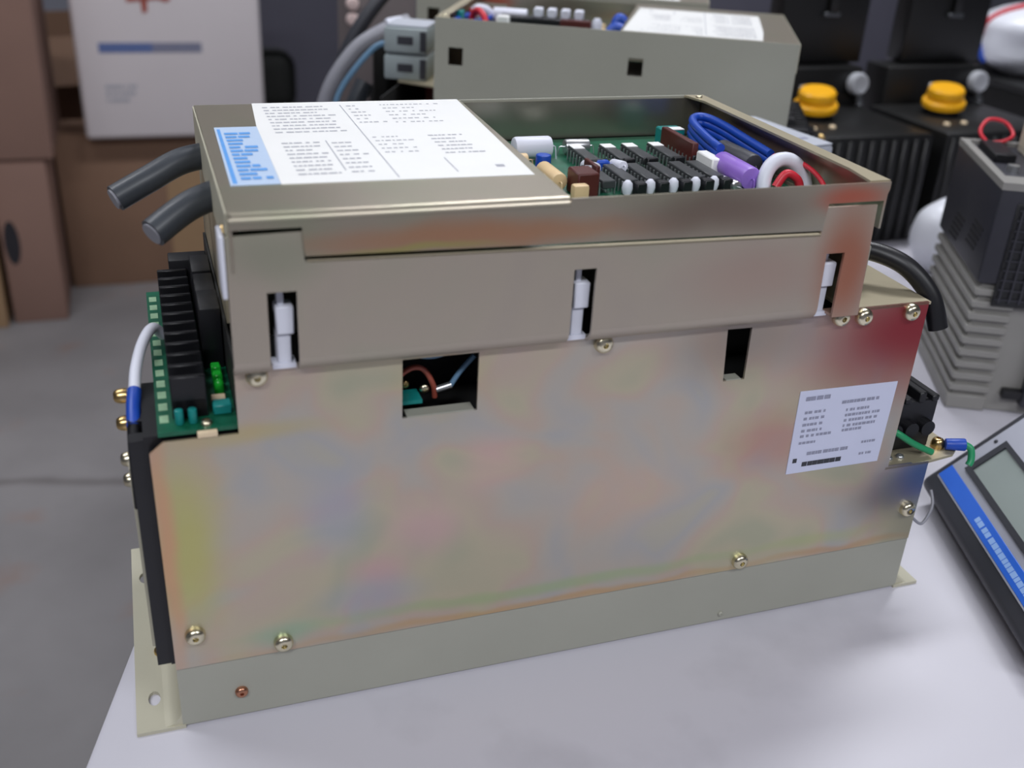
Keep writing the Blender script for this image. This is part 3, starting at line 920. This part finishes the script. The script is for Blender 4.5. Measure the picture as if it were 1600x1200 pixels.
d3 = copy_tree(dev)
d3.location = (0.734, 0.778, 0)
d3.rotation_euler = (0, 0, RZ)
tag(d3, 'rearmost servo drive, only a strip of its white sheet showing at the top edge', 'servo drive', 'servo drives on the workbench')


def in_drive(x, y, z, base=(0.687, 0.525)):
    c_, s_ = math.cos(RZ), math.sin(RZ)
    return Vector((base[0] + c_ * x - s_ * y, base[1] + s_ * x + c_ * y, z))


# ------------------------------------------------------------------ grey modules and cables by the second drive
def connector_module(z0, label):
    e = empty('connector_module', in_drive(0.4135, 0.088, z0), RZ)
    tag(e, label, 'connector', 'grey connector modules')
    MB().box(-0.022, 0.022, -0.026, 0.024, 0, 0.0235, 0.002, 2).build('housing', M['module'], e, True)
    MB().box(-0.021, 0.021, -0.025, 0.018, 0.0235, 0.0262, 0.001, 1).build('lid', M['modtop'], e, True)
    MB().box(-0.008, 0.008, 0.0240, 0.0248, 0.008, 0.0160, 0.0005).build('latch', M['darkgrey'], e, True)
    MB().box(-0.0215, -0.015, 0.0240, 0.0250, 0.002, 0.0215, 0.0005).build('end_stop', M['darkgrey'], e, True)
    return e


connector_module(0.2070, 'lower grey connector module on the shelf of the second drive')
up = connector_module(0.2335, 'upper grey connector module lying on the lower one')
MB().tube([(0.0215, 0.004, 0.006), (0.036, 0.006, 0.000), (0.056, 0.010, -0.022), (0.074, 0.012, -0.050), (0.082, 0.014, -0.085)], 0.0030, 10).build('blue_wire', M['cyan'], up, True)

tag(MB().tube([(0.193, 0.730, 0.006), (0.194, 0.726, 0.100), (0.207, 0.722, 0.170), (0.236, 0.722, 0.215), (0.266, 0.722, 0.236), (0.300, 0.735, 0.246)], 0.0085, 14).build('grey_cable', M['greycable'], None, True),
    'thick pale grey cable arching up beside the connector modules', 'cable')
tag(MB().tube([(0.212, 0.790, 0.006), (0.218, 0.790, 0.120), (0.240, 0.790, 0.200), (0.280, 0.790, 0.260), (0.330, 0.800, 0.300)], 0.0080, 14).build('slate_cable', M['darkgrey'], None, True),
    'dark slate cable rising behind the pale grey cable', 'cable')
tag(MB().tube([(0.218, 0.700, 0.006), (0.220, 0.700, 0.110), (0.230, 0.702, 0.155), (0.246, 0.706, 0.188)], 0.0100, 14).build('black_cable', M['rubber'], None, True),
    'thick dark cable standing just left of the connector modules', 'cable')
pl = tag(empty('cable_plug', (0.284, 0.722, 0.2405)), 'white cable plug on the end of the pale grey cable', 'plug')
MB().cyl((-0.010, 0, 0), (0.008, 0.002, 0.003), 0.0105, bev=0.002).build('plug_body', M['white'], pl, True)
MB().cyl((0.008, 0.002, 0.003), (0.013, 0.0025, 0.004), 0.0070, bev=0.001).build('plug_ring', M['silver'], pl, True)
lug = tag(empty('cable_lug', (0.205, 0.676, 0.0)), 'blue crimped cable lug at the foot of the dark cable', 'cable lug')
MB().tube([(0, 0, 0.006), (-0.002, 0, 0.100), (0.000, 0, 0.142)], 0.0030, 10).build('lead', M['rubber'], lug, True)
MB().cyl((0.000, 0, 0.140), (0.000, 0, 0.158), 0.0060, bev=0.001).build('sleeve', M['blue'], lug, True)
MB().cyl((0.000, 0, 0.158), (0.000, 0, 0.166), 0.0045, bev=0.001).build('barrel', M['brass'], lug, True)

# ------------------------------------------------------------------ white carton and brown boxes on the floor
cart = tag(empty('white_carton', (0.105, 2.50, -0.317)), 'white carton with a blue bar, set on a brown box', 'box')
MB().box(-0.232, 0.232, 0, 0.20, 0, 0.46, 0.012, 3).build('carton_body', M['carton'], cart, True)
MB().box(-0.175, -0.045, -0.0012, 0.0005, 0.222, 0.246).build('printed_bar', M['cartonblue'], cart)
MB().box(-0.045, 0.078, -0.0012, 0.0005, 0.222, 0.246).build('printed_bar', M['cartongrey'], cart)
p = MB()
pc = lambda u, v: Vector((u, -0.0013, v))
print_rows(p, -0.170, -0.060, [0.098 + k * 0.017 for k in range(3)], 0.009, pc, 31, gap=0.3, fill=(0.5, 1.0))
p.build('printed_text', M['inkpale'], cart)
p = MB()
p.plate([(-0.095, 0.345), (-0.020, 0.352), (0.000, 0.345), (0.010, 0.352), (0.012, 0.372), (-0.010, 0.378), (-0.030, 0.368), (-0.098, 0.366)], (), -0.0014, 0.0005, 'xz')
p.plate([(-0.060, 0.318), (-0.048, 0.322), (-0.046, 0.352), (-0.062, 0.350)], (), -0.0014, 0.0005, 'xz')
p.build('printed_picture', M['cartonred'], cart)


def cardboard(name, x0, x1, y0, y1, z0, z1, material, label, rz=0.0, tape=None, slot=None):
    cx, cy = (x0 + x1) / 2, (y0 + y1) / 2
    e = tag(empty(name, (cx, cy, z0), rz), label, 'box', 'cardboard boxes on the floor')
    hx, hy, h = (x1 - x0) / 2, (y1 - y0) / 2, z1 - z0
    MB().box(-hx, hx, -hy, hy, 0, h - 0.004, 0.004, 2).build('carton_body', material, e, True)
    m_ = MB()
    m_.box(-hx + 0.002, hx - 0.002, -hy + 0.002, -0.002, h - 0.004, h)
    m_.build('top_flap', material, e)
    m_ = MB()
    m_.box(-hx + 0.002, hx - 0.002, 0.002, hy - 0.002, h - 0.004, h)
    m_.build('top_flap', material, e)
    if tape:
        MB().box(tape[0], tape[1], -hy - 0.0012, -hy + 0.0005, tape[2], tape[3]).build('tape', M['cardtan'], e)
    if slot:
        m_ = MB().cyl((slot[0], -hy - 0.0012, slot[1]), (slot[0], -hy + 0.001, slot[1]), 0.018)
        for v in m_.bm.verts:
            v.co.z = slot[1] + (v.co.z - slot[1]) * 3.2 
        m_.build('hand_hole', M['slot'], e)
    return e


cardboard('cardboard_box', -0.215, 0.34, 2.56, 2.74, FZ, -0.318, M['cardboard'], 'brown cardboard box on the floor carrying the white carton', tape=(0.0, 0.28, 0.0, 0.36))
cardboard('cardboard_box', -0.352, -0.222, 2.335, 2.74, FZ, -0.322, M['cardpink'], 'narrow cardboard box with a hand hole, under the upper left box', 0.0, slot=(-0.040, 0.22))
cardboard('cardboard_box', -0.72, -0.200, 2.33, 2.74, -0.318, 0.25, M['cardpink'], 'tall cardboard box, topmost of the stack at the left edge')
cardboard('cardboard_box', -0.86, -0.366, 2.31, 2.75, FZ, -0.322, M['cardtan'], 'cardboard box at the far left corner of the floor, beside the narrow box')
e = tag(empty('cardboard_box', (-0.22, 3.35, FZ), 0.25), 'open cardboard box in shadow behind the left stack', 'box', 'cardboard boxes on the floor')
m = MB()
m.box(-0.30, 0.30, -0.25, -0.244, 0, 0.60); m.box(-0.30, 0.30, 0.244, 0.25, 0, 0.60)
m.box(-0.30, -0.294, -0.244, 0.244, 0, 0.60); m.box(0.294, 0.30, -0.244, 0.244, 0, 0.60); m.box(-0.294, 0.294, -0.244, 0.244, 0, 0.006)
m.build('carton_body', M['cardboard'], e)
MB().box(-0.295, 0.295, 0, 0.2, 0, 0.005).build('top_flap', M['cardboard'], e, mtx=Matrix.Translation((0, -0.247, 0.60)) @ Matrix.Rotation(math.radians(215), 4, 'X'))
MB().box(0, 0.2, -0.24, 0.24, 0, 0.005).build('top_flap', M['cardtan'], e, mtx=Matrix.Translation((0.297, 0, 0.60)) @ Matrix.Rotation(math.radians(-50), 4, 'Y'))

# ------------------------------------------------------------------ cabinet and chair behind
cab = tag(empty('steel_cabinet', (0.42, 3.55, FZ)), 'slate grey steel cabinet behind the black chair', 'cabinet')
MB().box(0, 0.95, 0, 0.5, 0.05, 1.75, 0.006, 2).build('cabinet_body', M['cabinet'], cab, True)
for k in range(2):
    x0 = 0.012 + k * 0.466
    d = MB().box(x0, x0 + 0.460, -0.014, 0.0, 0.07, 1.73, 0.003, 2).build('door', M['cabinet'], cab, True)
    hx = x0 + (0.42 if k == 0 else 0.04)
    MB().box(hx - 0.012, hx + 0.012, -0.045, -0.014, 0.85, 1.0, 0.004, 2).build('handle', M['leg'], d, True)
MB().box(0.02, 0.93, 0.02, 0.48, 0, 0.05).build('plinth', M['black'], cab)

cab2 = tag(empty('steel_cabinet', (1.45, 2.3, FZ)), 'slate grey steel cabinet seen in the gaps between the black motors', 'cabinet')
MB().box(0, 0.95, 0, 0.5, 0.05, 1.75, 0.006, 2).build('cabinet_body', M['cabinet'], cab2, True)
for k in range(2):
    x0 = 0.012 + k * 0.466
    d = MB().box(x0, x0 + 0.460, -0.014, 0.0, 0.07, 1.73, 0.003, 2).build('door', M['cabinet'], cab2, True)
    hx = x0 + (0.42 if k == 0 else 0.04)
    MB().box(hx - 0.012, hx + 0.012, -0.045, -0.014, 1.25, 1.4, 0.004, 2).build('handle', M['leg'], d, True)
MB().box(0.02, 0.93, 0.02, 0.48, 0, 0.05).build('plinth', M['black'], cab2)

jb = tag(empty('junction_box', (0.355, 1.13, 0)), 'brown grey junction box behind the cables, two pale screws on its edge', 'junction box')
MB().box(-0.052, 0.045, -0.04, 0.05, 0, 0.255, 0.004, 2).build('box_body', M['jbox'], jb, True)
for z in (0.196, 0.217):
    MB().lathe((-0.047, -0.040, z), (0, -1, 0), [(0.009, -0.001), (0.009, 0.004), (0.007, 0.008), (0, 0.009)], 18).build('screw', M['palepink'], jb, True)

ch = tag(empty('office_chair', (0.365, 3.05, FZ), PI), 'black office chair with a rounded back, half hidden by the white carton', 'chair')
m = MB()
m.lathe((0, 0, 0.30), (0, 0, 1), [(0, 0), (0.17, 0), (0.20, 0.02), (0.205, 0.05), (0.18, 0.075), (0, 0.08)], 28)
m.build('seat', M['chairfabric'], ch, True)
m = MB().box(-0.105, 0.105, 0.17, 0.22, 0.42, 0.60, 0.05, 5)
m.build('backrest', M['chairfabric'], ch, True)
MB().box(-0.02, 0.02, 0.195, 0.215, 0.36, 0.50).build('back_bar', M['black'], ch)
MB().cyl((0, 0, 0.10), (0, 0, 0.31), 0.025).build('column', M['black'], ch, True)
for k in range(5):
    a = k * 2 * PI / 5
    leg = MB().tube([(0, 0, 0.11), (0.12 * math.cos(a), 0.12 * math.sin(a), 0.095), (0.24 * math.cos(a), 0.24 * math.sin(a), 0.065)], 0.018, 10).build('foot', M['black'], ch, True)
    MB().cyl((0.24 * math.cos(a) - 0.012 * math.sin(a), 0.24 * math.sin(a) + 0.012 * math.cos(a), 0.027), (0.24 * math.cos(a) + 0.012 * math.sin(a), 0.24 * math.sin(a) - 0.012 * math.cos(a), 0.027), 0.027, bev=0.004).build('caster', M['black'], leg, True)


# ------------------------------------------------------------------ black machines at the back right
def black_machine(x, y, label):
    e = tag(empty('servo_motor', (x, y, 0)), label, 'motor', 'black motors at the back of the workbench')
    m = MB()
    m.box(-0.070, 0.108, -0.100, 0.060, 0, 0.137, 0.004, 2)
    for k in range(11):
        xx = -0.064 + k * 0.0158
        m.box(xx, xx + 0.007, -0.104, -0.099, 0.004, 0.131, 0.002, 1)
    m.build('motor_body', M['blackgloss'], e, True)
    MB().box(-0.050, 0.108, 0.060, 0.110, 0, 0.186, 0.003, 2).build('end_frame', M['blackgloss'], e, True)
    MB().box(-0.014, 0.118, 0.085, 0.118, 0.187, 0.330, 0.003, 2).build('terminal_box', M['blackgloss'], e, True)
    l_ = MB().box(0.052, 0.064, 0.078, 0.085, 0.252, 0.300, 0.002, 2).build('latch', M['blackgloss'], e, True)
    MB().box(0.046, 0.070, 0.079, 0.085, 0.246, 0.252, 0.001, 1).build('catch', M['leg'], l_, True)
    MB().lathe((0.098, 0.060, 0.165), (0, -1, 0.15), [(0, -0.002), (0.011, -0.002), (0.0145, 0.002), (0.0148, 0.008), (0.0135, 0.012), (0.0105, 0.0132), (0.0100, 0.0122), (0, 0.0118)], 28).build('knob', M['knob'], e, True)
    MB().tube([(0.104, 0.058, 0.150), (0.105, 0.052, 0.143), (0.101, 0.046, 0.1365)], 0.0048, 10, 6).build('knob_stem', M['leg'], e, True)
    MB().cyl((0, 0, 0.1365), (0, 0, 0.148), 0.022, bev=0.002).build('connector', M['black'], e, True)
    cap = MB().lathe((0, 0, 0.1460), (-0.10, -0.12, 1), [(0, 0), (0.025, 0), (0.0275, 0.002), (0.0275, 0.008), (0.0255, 0.0105), (0.0215, 0.0115), (0.0213, 0.0145), (0.0235, 0.0160), (0.0230, 0.0235), (0.0205, 0.0262), (0.012, 0.0268), (0, 0.0262)], 32).build('yellow_cap', M['yellow'], e, True)
    m = MB()
    for k in range(12):
        a = PI * 0.35 + k * 0.13
        m.box(-0.0011, 0.0011, 0.0210, 0.0238, 0.1680, 0.1735, 0.0004, 1, mtx=Matrix.Translation((-0.002, -0.003, 0)) @ Matrix.Rotation(a - PI / 2, 4, 'Z'))
    m.build('silver_teeth', M['silver'], cap)
    for k in range(2):
        screw('deck_screw', (-0.040 + 0.030 * k, -0.060 + 0.004 * k, 0.1370), (0, 0, 1), 0.0042, M['tan'], e)
    return e


black_machine(0.820, 0.700, 'black motor right behind the second drive, left of the two with yellow caps')
black_machine(1.018, 0.700, 'black motor nearer the white bag, right of the two with yellow caps')
um = tag(empty('equipment_case', (1.325, 0.93, 0)), 'plain black equipment case under the white bag at the right edge', 'case')
MB().box(-0.05, 0.25, -0.16, 0.20, 0, 0.130, 0.006, 2).build('case_body', M['blackgloss'], um, True)
MB().box(-0.052, 0.252, -0.162, 0.202, 0.130, 0.140, 0.003, 2).build('case_lid', M['blackgloss'], um, True)

pb = tag(empty('plastic_bag', (1.415, 0.94, 0.140), 0.1), 'white plastic bag with a red edge lying on the black case', 'bag')


def bag_shape(d, rx, ry, rz, ph, rough):
    k = 1 + rough * (math.sin(3 * d.x + ph[0] + 3 * d.z) * 0.6 + math.sin(5 * d.y + ph[1] + 2 * d.x) * 0.35 + math.sin(8 * d.z + 5 * d.x + ph[2]) * 0.18 + abs(math.sin(5 * d.x - 5 * d.z + ph[3])) * 0.3)
    return Vector((d.x * rx * k, d.y * ry * k, max(-rz * 0.82, d.z * rz * k) + rz * 0.82))


def bag_mesh(rx, ry, rz, seed, rough=0.12):
    m_ = MB()
    bmesh.ops.create_icosphere(m_.bm, subdivisions=4, radius=1.0)
    rnd = random.Random(seed)
    ph = [rnd.uniform(0, 6.28) for _ in range(8)]
    for v in m_.bm.verts:
        v.co = bag_shape(v.co.normalized(), rx, ry, rz, ph, rough)
    return m_, (lambda d: bag_shape(Vector(d).normalized(), rx * 1.01, ry * 1.01, rz * 1.01, ph, rough))


bm_, on_bag = bag_mesh(0.140, 0.10, 0.060, 3, 0.13)
bg = bm_.build('bag_body', M['bag'], pb, True)
MB().tube([on_bag(d) for d in ((-0.95, 0.20, 0.15), (-0.90, 0.15, 0.40), (-0.75, 0.05, 0.65), (-0.55, -0.10, 0.85), (-0.25, -0.25, 1.0))], 0.0040, 10).build('red_edge', M['red'], bg, True)
MB().tube([on_bag(d) for d in ((-0.95, 0.18, -0.10), (-0.95, 0.12, -0.3), (-0.92, 0.05, -0.5))], 0.0050, 10).build('blue_print', M['blue'], bg, True)

# tall pale box between the two drives
pbx = tag(empty('power_supply', (0.502, 0.306, 0), 0.163), 'tall pale grey power supply standing between the first and second drives', 'power supply')
MB().box(-0.0225, 0.0225, -0.049, 0.049, 0, 0.2235, 0.003, 2).build('case', M['modtop'], pbx, True)
MB().box(-0.0215, 0.0215, -0.048, 0.048, 0.2235, 0.2250, 0.0006, 1).build('lid', M['modtop'], pbx, True)
for yy in (-0.030, 0.020):
    MB().box(0.002, 0.012, yy, yy + 0.004, 0.2250, 0.2254).build('printed_mark', M['ink'], pbx)

# ------------------------------------------------------------------ grey and black inverter at the right
inv = tag(empty('inverter', (0.658, 0.205, 0), math.radians(-27.5)), 'grey inverter with black upper cover and side fins at the right edge', 'inverter')
m = MB()
m.box(0.004, 0.150, 0.004, 0.150, 0.0, 0.118, 0.0015, 1)
m.box(0.0, 0.034, 0.0, 0.150, 0.0, 0.014, 0.0015, 1)
for k in range(9):
    z0 = 0.0175 + k * 0.0112
    m.box(0.0, 0.034, 0.0, 0.150, z0, z0 + 0.0062, 0.0008, 1)
m.build('finned_housing', M['invgrey'], inv, True)
m = MB()
m.box(-0.001, 0.151, -0.001, 0.151, 0.118, 0.2005, 0.003, 2)
m.build('upper_cover', M['invblack'], inv, True)
m = MB()
for k in range(5):
    z0 = 0.136 + k * 0.0052
    m.box(-0.0016, -0.0008, 0.030 - k * 0.003, 0.058 - k * 0.003, z0, z0 + 0.0022)
for k in range(5):
    z0 = 0.126 + k * 0.0052
    m.box(-0.0016, -0.0008, 0.086 - k * 0.003, 0.112 - k * 0.003, z0, z0 + 0.0022)
m.build('side_vents', M['grid'], inv)
# black grid on the front
m = MB()
m.box(0.014, 0.150, -0.003, -0.0008, 0.100, 0.188, 0.0008)
m.build('front_grille', M['grid'], inv, True)
m = MB()
for i in range(16):
    m.box(0.018 + i * 0.0082, 0.0195 + i * 0.0082, -0.0048, -0.0028, 0.104, 0.184)
for j in range(10):
    m.box(0.016, 0.148, -0.0044, -0.0028, 0.106 + j * 0.0085, 0.1072 + j * 0.0085)
m.build('grille_bars', M['invblack'], inv)
MB().box(0.060, 0.150, -0.006, 0.005, 0.010, 0.099, 0.002, 2).build('terminal_cover', M['invblack'], inv, True)
MB().box(0.044, 0.062, -0.004, 0.005, 0.016, 0.024, 0.001, 2).build('cover_clip', M['grid'], inv, True)
# control panel on top
m = MB()
m.plate([(-0.001, -0.001), (0.151, -0.001), (0.151, 0.151), (-0.001, 0.151)], [[(0.006, 0.022), (0.145, 0.022), (0.145, 0.145), (0.006, 0.145)]], 0.198, 0.204, 'xy')
m.build('top_frame', M['invgrey'], inv)
MB().box(0.006, 0.145, 0.022, 0.145, 0.1975, 0.2002).build('top_plate', M['darkgrey'], inv)
m = MB()
m.box(0.012, 0.030, 0.080, 0.135, 0.2002, 0.2080, 0.001)
m.build('slide_switch', M['black'], inv, True)
m = MB()
m.cyl((0.020, 0.052, 0.2002), (0.020, 0.052, 0.2060), 0.005)
m.build('jumper_pin', M['silver'], inv, True)
m = MB()
m.box(0.046, 0.075, 0.030, 0.135, 0.2002, 0.238, 0.001)
for k in range(11):
    m.box(0.0452, 0.047, 0.032 + k * 0.0094, 0.038 + k * 0.0094, 0.206, 0.236)
m.build('terminal_strip', M['beige'], inv, True)
MB().tube([(0.020, 0.128, 0.2035), (0.012, 0.140, 0.213), (0.020, 0.152, 0.222), (0.036, 0.156, 0.220), (0.042, 0.144, 0.212), (0.032, 0.132, 0.208), (0.020, 0.130, 0.206)], 0.0018, 10).build('red_wire', M['red'], inv, True)

wb = tag(empty('plastic_bag', (0.897, 0.500, 0.0)), 'small white plastic bag bulging out behind the inverter', 'bag')
bag_mesh(0.048, 0.040, 0.050, 9, 0.05)[0].build('bag_body', M['bag'], wb, True)

# ------------------------------------------------------------------ handheld meter, tilted on its stand
e1 = Vector((0.6562, -0.2414, 0.7149)).normalized()
e2 = Vector((-0.3452, -0.9385, 0)).normalized()
e1 = (e1 - e2 * e1.dot(e2)).normalized()
nn = e1.cross(e2)
if nn.z < 0:
    nn = -nn
P0 = Vector((0.5245, 0.0651, 0.0177))
met = empty('handheld_meter', (0, 0, 0))
met.matrix_world = Matrix(((e1.x, e2.x, nn.x, P0.x), (e1.y, e2.y, nn.y, P0.y), (e1.z, e2.z, nn.z, P0.z), (0, 0, 0, 1)))
tag(met, 'tilted black and silver handheld meter with a blue stripe, at the right edge', 'meter')
# local axes: x up the face, y towards us along the face, z out of the face
mb_ = MB().box(0.0, 0.094, -0.0226, 0.175, -0.025, 0.0, 0.006, 3).build('holster', M['darkgrey'], met, True)
MB().box(0.0130, 0.0860, -0.0135, 0.166, -0.004, 0.0012, 0.001, 2).build('face_plate', M['meterface'], met, True)
st = MB().box(0.0145, 0.0262, -0.0125, 0.165, 0.0010, 0.0018, 0.0004, 1).build('blue_stripe', M['stripe'], met, True)
p = MB()
pm = lambda u, v: Vector((v, u, 0.00185))
print_rows(p, 0.050, 0.135, [0.0180], 0.0040, pm, 41, 0.6, 1.1, 0.25)
p.build('printed_text', M['stripeink'], st)
scr = MB().plate([(0.032, 0.000), (0.066, 0.000), (0.066, 0.112), (0.032, 0.112)], [[(0.0362, 0.0055), (0.0625, 0.0055), (0.0625, 0.107), (0.0362, 0.107)]], 0.0010, 0.0030, 'xy').build('screen_bezel', M['darkgrey'], met)
MB().box(0.0355, 0.0632, 0.0048, 0.1078, 0.0010, 0.0016).build('screen', M['lcd'], scr)
screw('face_screw', (0.0600, -0.0075, 0.0012), (0, 0, 1), 0.0015, M['darkgrey'], met)
for k in range(4):
    MB().box(0.036 + (k % 2) * 0.018, 0.048 + (k % 2) * 0.018, 0.122 + (k // 2) * 0.018, 0.134 + (k // 2) * 0.018, 0.0010, 0.0032, 0.001, 2).build('key', M['darkgrey'], met, True)
# bail stand propping the meter: from the back of the case down to the bench
inv_m = met.matrix_world.inverted()
s = MB()
for yy in (0.03, 0.12):
    a_ = Vector((0.070, yy, -0.026))
    wpt = met.matrix_world @ a_
    foot = Vector((wpt.x + 0.035, wpt.y - 0.013, 0.003))
    s.tube([a_, inv_m @ ((wpt + foot) / 2), inv_m @ foot], 0.0025, 8, 4)
s.build('tilt_stand', M['black'], met, True)
